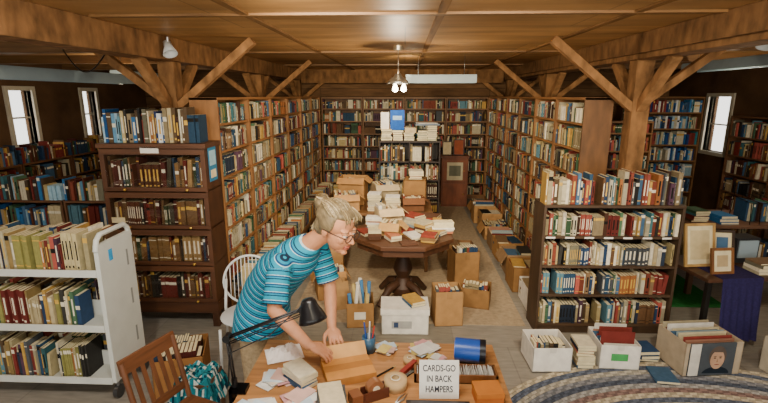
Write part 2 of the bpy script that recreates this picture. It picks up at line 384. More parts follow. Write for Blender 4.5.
def ov(cx_,cz,rx_,rz,y,col,a0=0,a1=2*pi,n=24): b.add([(cx_+rx_*math.cos(a0+(a1-a0)*i/n),y,cz+rz*math.sin(a0+(a1-a0)*i/n)) for i in range(n)],[tuple(range(n))],col,'card')
ov(.02,.02,.11,.06,PY_-.0005,C('#1c2630'),0,pi);ov(.02,.165,.07,.088,PY_-.001,C('#5c5048'));ov(.02,.14,.056,.078,PY_-.002,C('#c09a7e'))
ov(.02,.2,.05,.035,PY_-.0025,C('#5c5048'),0,pi)
for ex in(-.002,.042): ov(ex,.155,.010,.0045,PY_-.003,BLK,n=10);ov(ex,.168,.013,.003,PY_-.003,C('#5a4a3c'),n=10)
ov(.02,.1,.02,.0045,PY_-.003,C('#8a4a40'),n=12);b.add([(.012,PY_-.003,.12),(.028,PY_-.003,.12),(.02,PY_-.003,.15)],[(0,1,2)],C('#a07a5c'),'card')
b.box(-.2,-.12,PY_-.001,PY_,.01,.275,C('#d8d4c8'),'card');b.build('portrait_book',g)
b=B();stack(b,1.43,3.36,.018,8,.13,.18);b.build('book_stack')
b=B();stack(b,1.98,3.5,.018,3,.16,.2);b.build('book_stack')
b=B();stack(b,1.98,3.2,.018,1,.15,.2);b.build('paperback_book')
y=4.28;i=0
while y<8.1:
    w=U(.3,.38);h=U(.2,.3)
    carton((1.6-w/2-.04+U(-.02,.0),y+.2,.0),U(-.03,.03),w,.36,h,R.choice([CARD,shade(CARD2,.9),shade(CARD,.75),C('#8f7252')]) if i else WHITE,i%3==2,R.choice(['books','books','stack','paper']),over=.03);y+=U(.44,.5);i+=1
g=grp('low_book_rack',(-1.38,4.2,0.0),pi/2);b=B();b.box(0,4.6,0,.26,.2,.22,WL,'woodx');b.box(0,4.6,.0,.015,.2,.27,WL,'woodx')
for x in(0.02,1.5,3,4.5): b.box(x,x+.03,.02,.24,0,.2,WL)
k=B();books_row(k,.0,4.6,.222,.27,y0=.03,depth=.19,near=True,pal=PAL+[C('#c8b78c'),C('#b0783c')]*3);books_row(k,.04,4.5,.008,.2,y0=.03,depth=.17,pal=PAL,hf=(.7,.9))
b.build('rack',g);k.build('books',g)
# ---------------- octagonal table
g=grp('octagonal_table',(0.0,4.5,0.004),.0);b=B();tw=C('#54341f')
oc=lambda r:[(r*math.cos(pi/8+pi/4*i),r*math.sin(pi/8+pi/4*i)) for i in range(8)]
b.prism(oc(.53),.70,.74,tw,'woodx');b.prism(oc(.49),.63,.70,shade(tw,.8),'woodx')
b.lathe((0,0,0),[(.09,.63),(.07,.55),(.05,.5),(.085,.42),(.1,.35),(.06,.26),(.09,.2),(.12,.16),(.12,.1)],shade(tw,.5),'wood')
for i in range(4):
    a=pi/4+pi/2*i;p=[(r*math.cos(a),r*math.sin(a),z) for r,z in((.08,.2),(.2,.17),(.28,.09),(.34,.03))];b.tube(p,[.045,.04,.035,.03],shade(tw,.5),'wood')
b.build('table',g,bevel=.004)
b=B();PP=[WHITE,WHITE,PAGE,C('#a8684a'),C('#c9c0a0'),C('#d0c6b0'),C('#5a3c2c'),C('#8a9aa0'),C('#7a5c3c'),C('#8a3a2c'),C('#3a5a78'),C('#b8924a')]
for cx,cy,n_ in((.1,-.2,2),(.25,-.28,3),(.34,-.05,2),(.05,-.38,1),(.22,.05,4),(.36,.16,3),(-.1,-.25,2),(-.28,-.2,3),(.1,.25,5),(-.3,.1,6),(.28,.34,4),(0,-.02,2),(-.38,-.08,2),(.4,.0,5)):
    stack(b,cx,cy,.742,n_,U(.09,.17),U(.13,.22),PP,U(0,3))
b.build('papers_and_books',g)
def sbox(b,x,y,z,w,d,h,a,c,open_=True,cont=True):
    M0=b.M;b.M=Matrix.Translation((x,y,z))@Matrix.Rotation(a,4,'Z')
    t=.006
    b.box(-w/2,w/2,-d/2,-d/2+t,0,h,c,'card');b.box(-w/2,w/2,d/2-t,d/2,0,h,c,'card');b.box(-w/2,-w/2+t,-d/2,d/2,0,h,c,'card');b.box(w/2-t,w/2,-d/2,d/2,0,h,c,'card');b.box(-w/2,w/2,-d/2,d/2,0,t,c,'card')
    if open_:
        b.obox((0,-d/2-.03,h-.03),(w,.004,.1),(-.9,0,0),shade(c,1.1),'card');b.obox((w/2+.03,0,h-.03),(.004,d*.9,.1),(0,-.9,0),shade(c,1.1),'card')
        books_row(b,-w/2+t,w/2-t,t,h,y0=-d/2+.02,depth=d*.8,near=True,hf=(.8,1.15),pal=PP+PAL[:5])
    else: b.box(-w/2,w/2,-d/2,d/2,h-t,h,shade(c,1.1),'card')
    b.M=M0
b=B();sbox(b,-.16,.24,.742,.26,.2,.2,.3,C('#cdb68e'));sbox(b,-.12,-.08,.742+.0,.2,.16,.13,-.2,C('#b8925c'));b.build('card_boxes',g)
g=grp('work_table',(-.25,5.65,0.004));b=B();b.box(-.62,.6,-.4,.4,.71,.74,WM,'woodx')
for x in(-.57,.51):
    for y in(-.36,.32): b.box(x,x+.04,y,y+.04,0,.71,WM)
b.build('table',g,bevel=.003)
b=B()
sbox(b,-.45,-.2,.742,.3,.28,.2,.2,CARD2);sbox(b,-.4,.15,.742,.34,.28,.34,-.1,CARD);sbox(b,.0,.15,.742,.3,.3,.26,.3,C('#b8a684'));sbox(b,.4,.16,.742,.28,.3,.32,-.1,shade(CARD,.8),False);sbox(b,.36,-.2,.742,.26,.2,.16,.1,C('#7a5238'))
stack(b,.12,-.25,.742,6,.17,.22,PP);stack(b,-.1,-.22,.742,9,.16,.2,PP);stack(b,.4,.16,1.064,4,.17,.22)
b.build('boxes_and_books',g)
g=carton((0.02,3.9,.004),.03,.42,.26,.24,WHITE,False,'lid')
b=B();b.box(-.12,.06,-.1345,-.132,.06,.13,C('#a8a8a4'),'card');b.box(-.1,-.06,-.136,-.1345,.07,.12,C('#3a4a6a'),'card');stack(b,.08,.0,.25,2,.15,.2,PP,.4);b.build('printed_panel_and_books',g)
carton((-.4,4.0,.004),.1,.25,.25,.24,shade(CARD,.8),False,'tubes',label=C('#d8d0c0'))
carton((.42,4.06,.004),.1,.26,.24,.34,shade(CARD2,.8),False,'books',over=.03)
carton((-.78,4.6,.004),.3,.3,.28,.3,CARD,True,'books')
carton((-.85,5.1,.004),.1,.3,.26,.55,CARD2,False,'paper')
carton((.68,4.95,.004),.2,.28,.28,.42,shade(CARD,.8),False,'books')
carton((.7,5.5,.004),-.1,.3,.3,.3,C('#7a5a3c'),True,'stack')
carton((.76,4.45,.004),-.25,.28,.26,.2,shade(CARD,.65),False,'books')
# paper shopping bag by the table
g=grp('paper_bag',(-.66,4.28,.004),.4);b=B();pc=C('#a88458');w,d,h=.1,.06,.3
for (x0,y0),(x1,y1) in(((-w,-d),(w,-d)),((w,-d),(w,d)),((w,d),(-w,d)),((-w,d),(-w,-d))): b.add([(x0,y0,0),(x1,y1,0),(x1*1.08,y1*1.1,h*.5),(x0*1.08,y0*1.1,h*.5)],[(0,1,2,3)],pc,'card');b.add([(x0*1.08,y0*1.1,h*.5),(x1*1.08,y1*1.1,h*.5),(x1,y1,h),(x0,y0,h)],[(0,1,2,3)],shade(pc,1.05),'card')
b.box(-w,w,-d,d,0,.003,pc,'card')
for s in(-1,1): b.tube([(.045*math.cos(t),s*d,h-.01+.06*math.sin(t)) for t in [pi*i/10 for i in range(11)]],.003,shade(pc,.7),'card',6)
b.build('bag',g)
# ---------------- central two-sided tower of books
g=bookcase((-.36,6.6,0.004),0,.88,1.46,.3,[.08,.36,.63,.9,1.17],C('#2b1d14'),pal=PALD+PAL,top=False,mid=1,hf=(.7,.95),near=True)
b=B();tops=[]
for x,n_ in((.1,7),(.27,5),(.44,4),(.61,6),(.77,8)): tops.append(stack(b,x,.14,1.465,n_,.15,.22,PAL+[WHITE]*3,U(-.15,.15)))
z=tops[1];b.obox((.26,.13,z+.14),(.2,.03,.28),(.06,0,0),C('#1f55a8'),'book_cloth');b.obox((.26,.112,z+.17),(.13,.002,.06),(.06,0,0),C('#9ab8d8'),'card')
z=tops[0];b.obox((.08,.16,z+.12),(.12,.03,.24),(.06,0,0),WHITE,'card')
z=max(tops[3],tops[4]);b.obox((.68,.13,z+.014),(.34,.26,.024),(0,0,.08),C('#5f6c78'),'plastic');b.obox((.68,.13,z+.03),(.28,.2,.006),(0,0,.2),WHITE,'card')
z=tops[2];b.obox((.44,.13,z+.035),(.16,.2,.07),(0,0,.1),C('#c8b48c'),'card');b.build('items_on_top',g)
g=grp('picture_cabinet',(.72,8.72,0.004));b=B();cc=C('#6a3a22')
b.box(0,.5,0,.35,0,.95,cc);b.box(-.02,.52,-.02,.36,.95,.98,cc,'woodx')
for z0,z1 in((.05,.45),(.5,.9)): b.box(.03,.47,-.012,0,z0,z1,shade(cc,1.3));b.lathe((.42,-.015,(z0+z1)/2),[(0.0005,-.02),(.012,-.015),(.005,0)],GOLD,'metal',8,axis=(0,1,0))
b.box(.1,.4,-.016,-.012,.52,.86,C('#b8ae90'),'card');b.box(.14,.36,-.018,-.016,.6,.8,C('#6a6a5a'),'card')
b.build('cabinet',g,bevel=.003)
b=B()
for x,w,h,c in((.1,.18,.26,C('#c8b894')),(.32,.2,.3,C('#8a4a34'))):
    b.obox((x,.1,.985+h/2),(w,.015,h),(-.12,0,0),C('#2a2018'));b.obox((x,.09,.985+h/2),(w-.03,.012,h-.03),(-.12,0,0),c,'card')
b.build('pictures',g)
# ---------------- right display table w/ purple cloth
g=grp('display_table',(2.86,3.98,0),.12);b=B();W=.8;D=.6
b.box(-W/2,W/2,-D/2,D/2,.6,.63,C('#4a3020'),'woodx')
for x in(-W/2+.03,W/2-.07):
    for y in(-D/2+.03,D/2-.07): b.box(x,x+.04,y,y+.04,0.0,.6,BLK)
b.build('table',g,bevel=.003)
b=B();nx=26;vs=[];fs=[]
for j in range(9):
    for i in range(nx+1):
        x=-.28+.36*i/nx;z=.634-.06*j*1.12 if j else .634;vs.append((x,-D/2-.006-.018*(j/8)*(1+math.sin(i*1.4))-.004*j,z))
for j in range(8):
    for i in range(nx): fs.append((j*(nx+1)+i,j*(nx+1)+i+1,(j+1)*(nx+1)+i+1,(j+1)*(nx+1)+i))
b.add(vs,fs,C('#2f2a52'),'fabric',True);b.box(-.28,.08,-D/2-.006,.1,.631,.636,C('#2f2a52'),'fabric');b.build('purple_cloth',g)
def frame(b,x,y,z,w,h,c1,c2,tilt=-.2,a=0):
    M0=b.M;b.M=Matrix.Translation((x,y,z))@Matrix.Rotation(a,4,'Z')@Matrix.Rotation(tilt,4,'X')
    f=.022
    b.box(-w/2,w/2,-.01,.01,0,f,c1);b.box(-w/2,w/2,-.01,.01,h-f,h,c1);b.box(-w/2,-w/2+f,-.01,.01,f,h-f,c1);b.box(w/2-f,w/2,-.01,.01,f,h-f,c1)
    b.box(-w/2+f,w/2-f,-.003,.006,f,h-f,PAGE,'card');b.box(-w/2+f+.03,w/2-f-.03,-.005,-.003,f+.04,h-f-.04,c2,'card')
    b.M=M0
b=B();frame(b,-.26,-.02,.636,.28,.38,C('#b08a50'),C('#c8b68c'));frame(b,-.2,-.2,.636,.2,.22,C('#7a4e28'),C('#b8a078'));frame(b,-.0,.05,.63,.2,.3,C('#3a2a1c'),C('#4a6a8a'),a=-.2)
stack(b,.2,-.16,.63,4,.22,.18);b.box(.12,.34,.05,.2,.63,.86,C('#2a2a2c'),'plastic');b.box(.14,.32,.04,.05,.68,.84,C('#8fa0a8'),'plastic')
b.build('pictures_and_books',g)
carton((3.02,3.26,0.0),.15,.36,.3,.28,C('#bfb49e'),False,'paper',label=C('#5a5a58'))
g=grp('display_table',(3.75,5.1,0.004),.05);b=B();b.box(-.75,.6,-.35,.35,.75,.78,C('#6a4c38'),'woodx')
for x in(-.7,.52):
    for y in(-.3,.27): b.box(x,x+.05,y,y+.05,0,.75,C('#6a4c38'))
b.box(-.7,.55,-.3,.3,.3,.32,C('#6a4c38'),'woodx');b.build('table',g)
b=B();books_row(b,-.7,.5,.322,.3,y0=-.28,depth=.2,pal=PALD+PAL);stack(b,-.6,-.1,.78,5);stack(b,-.35,-.15,.78,3,.2,.26,[WHITE,PALB[1]])
for i in range(7):
    x=-.15+i*.1;b.tube([(x,-.3,.78),(x,-.28,1.0),(x,.1,1.05),(x,.12,.78)],.004,BLK,'metal',6)
b.tube([(-.15,-.28,1.0),(.45,-.28,1.0)],.004,BLK,'metal',6);books_row(b,-.12,.42,.785,.26,y0=-.2,depth=.18)
b.build('wire_rack_and_books',g)
g=grp('wicker_basket',(3.75,4.1,0));b=B()
for i in range(9):
    r=.15+.006*i;b.lathe((0,0,.012+i*.024),[(r,-.012),(r+.007,0),(r,.012)],shade(C('#a0723c'),1 if i%2 else .75),'fabric',28)
b.lathe((0,0,0),[(0.0005,.004),(.15,.004)],C('#a0723c'),'fabric',28);b.build('basket',g)
# ---------------- lights / fixtures
def fluo(p0,p1,mat,name='fluorescent_light',hc=C('#93a4a8')):
    g=grp(name);b=B();p0=Vector(p0);p1=Vector(p1)
    b.beam(p0+Vector((0,0,.06)),p1+Vector((0,0,.06)),.18,.05,hc,'paint');d=(p1-p0).normalized();a=d.cross(Vector((0,0,1)))
    for s in(-1,1):
        b.beam(p0+a*.095*s+Vector((0,0,.03)),p1+a*.095*s+Vector((0,0,.03)),.006,.09,hc,'paint')
        b.cyl(p0+a*.035*s+d*.03+Vector((0,0,.018)),p1+a*.035*s-d*.03+Vector((0,0,.018)),.014,col=(1,1,1),mat=mat)
    for q in(p0+d*.15,p1-d*.15): b.tube([q+Vector((0,0,.06)),(q.x,q.y,CH)],.003,(.3,.3,.3),'metal',6)
    b.build('fixture',g)
fluo((-3.13,3.1,2.24),(-3.13,5.3,2.24),'tube_dim');fluo((3.36,4.4,2.38),(3.36,5.8,2.38),'tube_dim');fluo((.02,6.1,2.27),(.9,6.05,2.27),'tube_lit')
fluo((-3.9,6.3,2.35),(-3.9,7.6,2.35),'tube_lit')
g=grp('pendant_lamp',(-.07,5.0,0));b=B()
b.cyl((0,0,2.56),(0,0,2.6),.05,col=(.5,.45,.35),mat='metal');b.tube([(0,0,2.57),(0,0,2.3)],.006,(.3,.25,.2),'metal')
b.lathe((0,0,2.22),[(.03,.1),(.05,.07),(.07,.06),(.1,.03),(.12,.0),(.115,0),(.09,.03),(.05,.06)],(.6,.6,.55),'metal')
for i in range(3):
    a=2*pi*i/3;b.lathe((.06*math.cos(a),.06*math.sin(a),2.17),[(0.0005,-.035),(.022,-.028),(.03,-.01),(.028,.01),(.015,.04),(.012,.06)],(1,1,1),'bulb',12)
b.build('lamp',g)
def spotlamp(loc,dirv,name='clamp_spotlight'):
    g=grp(name,loc);b=B();d=Vector(dirv).normalized()
    b.cyl((0,0,.08),(0,0,.0),.012,col=(.6,.6,.6),mat='metal');b.lathe((0,0,0),[(0.0005,-.05),(.03,-.05),(.035,0),(.06,.07),(.056,.07),(.03,.0)],C('#cfd4d4'),'paint',18,axis=d)
    b.build('shade',g)
spotlamp((-2.0,4.0,2.5),(.3,-.3,-.7));spotlamp((2.75,3.8,2.52),(-.3,-.2,-.8))
b=B();pts=[]
for i in range(30):
    t=i/29;pts.append((-3.0+.62*t,4.1-.25*t,2.5-.28*math.sin(pi*t)*(1-t*.5)+.03*t))
b.tube(pts,.006,BLK,'plastic',6);b.build('power_cable')
# ---------------- desk
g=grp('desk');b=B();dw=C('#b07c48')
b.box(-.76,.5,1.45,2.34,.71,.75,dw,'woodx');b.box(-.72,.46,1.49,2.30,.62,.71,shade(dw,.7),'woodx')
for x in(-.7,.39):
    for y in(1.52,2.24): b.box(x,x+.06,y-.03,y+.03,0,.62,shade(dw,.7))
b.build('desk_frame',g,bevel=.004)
T=.7505
def single(name,fn,loc=(0,0,0),rot=0,bevel=0):
    b=B();fn(b);return b.build(name,loc=loc,rot=rot,bevel=bevel)
def f(b):
    b.box(-.12,.12,-.1,.1,0,.04,C('#c98c48'),'card');b.box(-.122,.122,-.03,.02,.0402,.0408,C('#b0763a'),'card');b.obox((0,.1,.06),(.24,.08,.003),(.7,0,0),C('#d8a464'),'card')
single('cardboard_parcel',f,(-.27,2.04,T),.35)
def f(b):
    b.lathe((0,0,.0),[(.022,.0),(.055,.0),(.055,.05),(.022,.05),(.022,0)],C('#c8a878'),'card',28);b.lathe((0,0,.001),[(.019,.0),(.023,.0),(.023,.052),(.019,.052)],C('#e8dcc0'),'card',28)
single('tape_roll',f,(-.03,1.93,T));single('tape_roll',f,(.04,2.14,T)).scale=(.6,.6,.6)
def f(b):
    b.box(-.09,.09,-.03,.03,0,.012,C('#5a3020'),'plastic');b.box(-.09,-.04,-.03,.03,.012,.05,C('#7a4a2c'),'plastic');b.cyl((.03,-.02,.05),(.03,.02,.05),.04,col=C('#8a5a38'),mat='plastic',n=24);b.cyl((.03,-.022,.05),(.03,.022,.05),.018,col=C('#e0d0b0'),mat='plastic')
    b.box(-.03,.09,-.03,-.024,.012,.05,C('#5a3020'),'plastic');b.box(-.03,.09,.024,.03,.012,.05,C('#5a3020'),'plastic')
single('tape_dispenser',f,(-.15,1.84,T),.5)
def f(b):
    b.cyl((-.075,0,.06),(.05,0,.06),.06,col=C('#2450a8'),mat='plastic',n=28);b.cyl((.05,0,.06),(.08,0,.06),.062,col=C('#15181f'),mat='plastic',n=28);b.cyl((-.078,0,.06),(-.074,0,.06),.045,col=C('#5a86d8'),mat='plastic',n=28);b.box(-.05,.03,-.03,.03,0,.012,C('#15181f'),'plastic')
single('blue_canister',f,(.35,2.17,T),-.15)
g=grp('sign_card',(.17,1.85,T),.03);b=B();TI=.2
b.obox((0,0.018,.09),(.18,.003,.178),(-TI,0,0),C('#f0ede2'),'card');b.obox((0,.06,.06),(.05,.002,.13),(.5,0,0),C('#d8d4c6'),'card');b.build('card',g)
m=bpy.data.materials.new('ink');m.use_nodes=True;m.node_tree.nodes['Principled BSDF'].inputs['Base Color'].default_value=(.01,.01,.02,1)
for i,t in enumerate(('CARDS-GO','IN BACK','HAMPERS')):
    cu=bpy.data.curves.new('t','FONT');cu.body=t;cu.size=.036;cu.align_x='CENTER';cu.offset=.0006
    to=bpy.data.objects.new('t',cu);bpy.context.collection.objects.link(to)
    dg=bpy.context.evaluated_depsgraph_get();me=bpy.data.meshes.new_from_object(to.evaluated_get(dg));bpy.data.objects.remove(to)
    o=bpy.data.objects.new('lettering_%d'%(i+1),me);bpy.context.collection.objects.link(o);o.parent=g
    me.materials.clear();me.materials.append(m)
    zl=.128-.047*i;o.rotation_euler=(pi/2-TI,0,0);o.location=(0,.018-.0025+(zl-.09)*math.tan(TI),zl);o.scale=(.82,1.15,1)
def f(b):
    c=C('#7a4e28')
    b.box(-.2,.2,-.05,-.042,0,.045,c);b.box(-.2,.2,.042,.05,0,.045,c);b.box(-.2,-.19,-.05,.05,0,.045,c);b.box(.19,.2,-.05,.05,0,.045,c);b.box(-.2,.2,-.05,.05,0,.006,c)
    x=-.185
    while x<.18: b.box(x,x+.002,-.04,.04,.006,.04+U(0,.012),shade(WHITE,U(.6,1)),'card');x+=U(.004,.012)
single('card_tray',f,(.26,2.02,T),0)
def f(b): b.box(-.06,.06,-.05,.05,0,.06,C('#b0642c'),'card');b.box(-.062,.062,-.052,.052,.04,.062,C('#b8702f'),'card')
single('small_box',f,(.39,1.86,T),.1)
def f(b): b.box(-.14,.14,-.06,.06,0,.03,C('#1c1c20'),'plastic');b.box(-.12,.12,-.05,.05,.03,.033,C('#3a3a40'),'plastic')
single('black_tray',f,(.16,1.74,T),0)
def f(b):
    for i in range(9): b.obox((U(-.05,.05),U(-.04,.04),.002+i*.0022),(U(.1,.17),U(.08,.13),.002),(0,0,U(0,3)),shade(R.choice([WHITE,WHITE,C('#e8d8c0'),C('#e0b8a8'),C('#c8d8e0'),C('#d8a0a0'),C('#d8c070')]),U(.8,1.05)),'card')
for i,(x,y,s) in enumerate(((-.6,1.97,.9),(-.46,1.8,.8),(-.08,2.26,.6),(.12,2.27,.8),(-.62,1.7,1),(.18,2.17,.5))):
    o=single('paper_pile',f,(x,y,T),U(0,3));o.scale=(s,s,1)
def f(b): stack(b,0,0,0,3,.12,.17,[C('#7a2a22'),C('#c8b894'),C('#4a4a48')])
single('book_stack',f,(-.31,1.78,T+.0),.3)
def f(b): stack(b,0,0,0,4,.1,.15,[C('#d8ceb0'),C('#b06a3a'),C('#3a5a7a')])
single('book_stack',f,(-.49,1.95,T+.0),.8)
def f(b):
    q=random.Random(3);vs=[];fs=[];n=12
    for j in range(n):
        for i in range(n): vs.append(((i/(n-1)-.5)*.19,(j/(n-1)-.5)*.15,.004+q.uniform(0,.07)*max(0,1-abs(i*2/(n-1)-1)**2)*max(0,1-abs(j*2/(n-1)-1)**2)))
    for j in range(n-1):
        for i in range(n-1): fs.append((j*n+i,j*n+i+1,(j+1)*n+i+1,(j+1)*n+i))
    b.add(vs,fs,C('#eee4dc'),'card')
single('crumpled_paper',f,(-.63,2.19,T+.0),.4)
def f(b):
    b.lathe((0,0,0),[(.0005,.001),(.034,.001),(.036,.09),(.032,.09),(.03,.01),(.0005,.008)],C('#3a5f7a'),'plastic',24)
    for i,(a,c) in enumerate(((0,'#c03028'),(1.3,'#202024'),(2.6,'#d0a030'),(3.9,'#2450a8'),(5,'#e0e0d8'))): b.cyl((.01*math.cos(a),.01*math.sin(a),.01),(.03*math.cos(a),.03*math.sin(a),.15+.01*i),.004,col=C(c),n=8)
single('pencil_cup',f,(-.18,2.24,T),0)
def f(b):
    b.box(-.06,.06,-.015,.015,0,.008,BLK,'plastic');b.obox((0,0,.035),(.12,.024,.02),(0,-.12,0),C('#8a2a24'),'plastic');b.box(-.06,-.04,-.012,.012,.008,.03,(.5,.5,.5),'metal')
single('stapler',f,(.03,2.04,T),.9)
def f(b):
    b.cyl((-.07,0,.005),(.05,0,.005),.0045,col=BLK,n=10);b.cyl((.05,0,.005),(.068,0,.005),.0045,.001,col=C('#c8b070'),n=10)
single('pen',f,(-.08,2.05,T),.8)
def f(b):
    for s in(-1,1):
        b.tube([(.0,0,.004),(.05,s*.012,.004),(.1,s*.004,.004)],[.003,.005,.001],(.6,.6,.6),'metal',6)
        b.tube([(-.05+.022*math.cos(t),s*.02+.015*math.sin(t),.005) for t in [2*pi*i/14 for i in range(15)]],.004,C('#c03028'),'plastic',6);b.tube([(-.03,s*.014,.005),(0,0,.005)],.004,C('#c03028'),'plastic',6)
single('scissors',f,(-.03,1.8,T),1.0)
# desk lamp
g=grp('desk_lamp');b=B();blk=C('#141416')
b.box(-.80,-.72,1.84,1.9,.755,.775,blk,'metal');b.box(-.80,-.785,1.84,1.9,.68,.775,blk,'metal');b.box(-.80,-.73,1.84,1.9,.68,.69,blk,'metal');b.cyl((-.745,1.87,.69),(-.745,1.87,.709),.012,col=blk,mat='metal')
P0=Vector((-.78,1.87,.775));P1=Vector((-.80,1.88,1.02));P2=Vector((-.45,1.9,1.16))
b.cyl(P0,P0+Vector((0,0,.04)),.014,col=blk)
for s in(-.012,.012):
    b.tube([P0+Vector((0,s,.02)),P1+Vector((0,s,0))],.005,blk);b.tube([P1+Vector((0,s,.0)),P2+Vector((0,s,0))],.005,blk);b.tube([P1+Vector((0,s,-.03)),P2+Vector((-.01,s,-.03))],.003,blk)
b.cyl(P1+Vector((0,-.02,0)),P1+Vector((0,.02,0)),.018,col=blk);b.cyl(P2+Vector((0,-.02,0)),P2+Vector((0,.02,0)),.018,col=blk)
b.lathe(P2+Vector((.035,0,-.01)),[(0.0005,.06),(.025,.058),(.035,.045),(.04,.02),(.06,-.025),(.066,-.045),(.062,-.045),(.036,.015),(0.0005,.03)],blk,'plastic',28,axis=(-.25,.15,.95))
b.tube([P2+Vector((0,0,.02)),(-.6,1.88,1.04),(-.79,1.86,.95),(-.8,1.85,.8)],.003,blk);b.build('lamp',g)
# ---------------- wooden chair
def chair(loc,rot,col,name,sc=1):
    g=grp(name,loc,rot);g.scale=(sc,sc,sc);b=B()
    for x in(-.19,.19):
        b.tube([(x,-.19,0),(x,-.18,.43)],.018,col,'wood');b.tube([(x,.2,0),(x,.19,.45),(x*1.02,.25,.7),(x*1.02,.3,.9)],.018,col,'wood')
        b.tube([(x,-.19,.18),(x,.2,.2)],.011,col,'wood')
    b.tube([(-.19,-.19,.22),(.19,-.19,.22)],.011,col,'wood');b.box(-.21,.21,-.21,.2,.43,.455,col,'woodx')
    b.obox((0,.30,.87),(.42,.022,.1),(-.2,0,0),shade(col,1.15),'woodx');b.obox((0,.215,.55),(.38,.02,.05),(-.15,0,0),col,'woodx')
    for i in range(5): x=-.13+.065*i;b.beam((x,.215,.56),(x,.29,.84),.03,.012,shade(col,1.1),'wood',up=(0,1,0))
    b.build('chair',g,bevel=.003)
chair((-1.15,2.12,0),1.22,C('#6a4024'),'wooden_chair',.84)
g=grp('wire_chair',(-1.2,3.25,0),.25);b=B();wc=C('#d8dcdc')
for x in(-.2,.2):
    b.tube([(x,-.2,0),(x*.95,-.18,.42)],.011,wc,'paint');b.tube([(x,.22,0),(x*.95,.18,.44),(x*.9,.24,.65)],.011,wc,'paint')
pts=[(.2*math.cos(t)*1.0,.24+.05*max(0,math.sin(t)),.62+.2*math.sin(t)) for t in [2*pi*i/30 for i in range(31)]];b.tube(pts,.01,wc,'paint')
for i in range(13):
    x=-.18+.03*i;h=.2*math.sqrt(max(0,1-(x/.2)**2));b.tube([(x,.24,.62-h),(x,.265,.62),(x,.29,.62+h)],.0035,wc,'paint',6)
b.lathe((0,0,.44),[(0.0005,.01),(.2,.01),(.21,0),(.2,-.012),(0.0005,-.012)],wc,'paint',30);b.build('chair',g)
carton((-1.62,2.98,.0),.3,.34,.34,.3,C('#96683a'),False,'books',pal=PALD+[C('#c8a860'),C('#2f7a4a'),C('#dfd6ba')],over=.02)
g=grp('stool',(-1.3,2.56,0));b=B();b.box(-.11,.11,-.11,.11,.33,.36,WD,'woodx')
for x in(-.09,.09):
    for y in(-.09,.09): b.tube([(x*1.2,y*1.2,0),(x,y,.33)],.014,WD,'wood')
b.build('seat',g)
b=B();n=24;vs=[]
for j in range(n):
    for i in range(n):
        x=(i/(n-1)-.5)*.34;y=(j/(n-1)-.5)*.34;e=max(abs(x),abs(y))-.11;z=.375+.02*math.sin(i*.9)*math.cos(j*.7)+.01
        if e>0: z-=e*3.0; x*=.9;y*=.9
        vs.append((x,y,z))
for j in range(n-1):
    for i in range(n-1):
        p=[vs[j*n+i],vs[j*n+i+1],vs[(j+1)*n+i+1],vs[(j+1)*n+i]];b.add(p,[(0,1,2,3)],R.choice([C('#1f7a84'),C('#2a8a98'),C('#123a4a'),C('#c8d0c8'),C('#14606a')]),'fabric',True)
b.build('patterned_cloth',g)
# ================= WOMAN
V=Vector
class P:
    def __init__(s): s.bm=bmesh.new()
    def ell(s,c,r,rot=None,seg=24):
        if rot is not None and rot is HM: r=tuple(a*HS for a in r)
        M=Matrix.Translation(V(c))@((rot.to_4x4()) if rot else Matrix.Identity(4))@Matrix.Diagonal((*r,1))
        bmesh.ops.create_uvsphere(s.bm,u_segments=seg,v_segments=seg//2+2,radius=1,matrix=M)
    def cap(s,p0,p1,r0,r1):
        p0=V(p0);p1=V(p1);d=(p1-p0)
        s.ell(p0,(r0,)*3,seg=16);s.ell(p1,(r1,)*3,seg=16)
        M=Matrix.Translation((p0+p1)/2)@V((0,0,1)).rotation_difference(d).to_matrix().to_4x4()
        bmesh.ops.create_cone(s.bm,cap_ends=True,segments=20,radius1=r0,radius2=r1,depth=d.length,matrix=M)
    def chain(s,pts,rs):
        for i in range(len(pts)-1): s.cap(pts[i],pts[i+1],rs[i],rs[i+1])
    def loft(s,rings,n=28):
        R_=[]
        for c,a,ra,bv,rb in rings:
            c=V(c);a=V(a).normalized();bv=V(bv).normalized()
            R_.append([s.bm.verts.new(c+a*ra*math.cos(2*pi*i/n)+bv*rb*math.sin(2*pi*i/n)) for i in range(n)])
        fs=[]
        for k in range(len(R_)-1):
            for i in range(n): fs.append(s.bm.faces.new((R_[k][i],R_[k][(i+1)%n],R_[k+1][(i+1)%n],R_[k+1][i])))
        fs.append(s.bm.faces.new(R_[0][::-1]));fs.append(s.bm.faces.new(R_[-1]))
        bmesh.ops.recalc_face_normals(s.bm,faces=fs)
    def solid(s,name,voxel,smooth,mat,colfn,parent):
        me=bpy.data.meshes.new(name);s.bm.to_mesh(me);s.bm.free()
        o=bpy.data.objects.new('tmp',me);bpy.context.collection.objects.link(o)
        m=o.modifiers.new('r','REMESH');m.mode='VOXEL';m.voxel_size=voxel
        m=o.modifiers.new('s','SMOOTH');m.factor=.5;m.iterations=smooth
        dg=bpy.context.evaluated_depsgraph_get();me2=bpy.data.meshes.new_from_object(o.evaluated_get(dg));bpy.data.objects.remove(o)
        me2.materials.clear();me2.materials.append(MATS[mat] if isinstance(mat,str) else mat)
        ca=me2.color_attributes.new('Col','FLOAT_COLOR','POINT')
        buf=[]
        for v in me2.vertices: buf.extend((*colfn(v.co),1.0))
        ca.data.foreach_set('color',buf)
        me2.polygons.foreach_set('use_smooth',[True]*len(me2.polygons))
        o=bpy.data.objects.new(name,me2);bpy.context.collection.objects.link(o);o.parent=parent;return o
wm=grp('woman')
f2=V((.85,-.53,0)).normalized();r2=V((-.53,-.85,0)).normalized()
pel=V((-.84,2.52,.86));wai=V((-.785,2.495,1.0));che=V((-.675,2.43,1.15));shc=V((-.565,2.375,1.27));nkb=V((-.505,2.345,1.33))
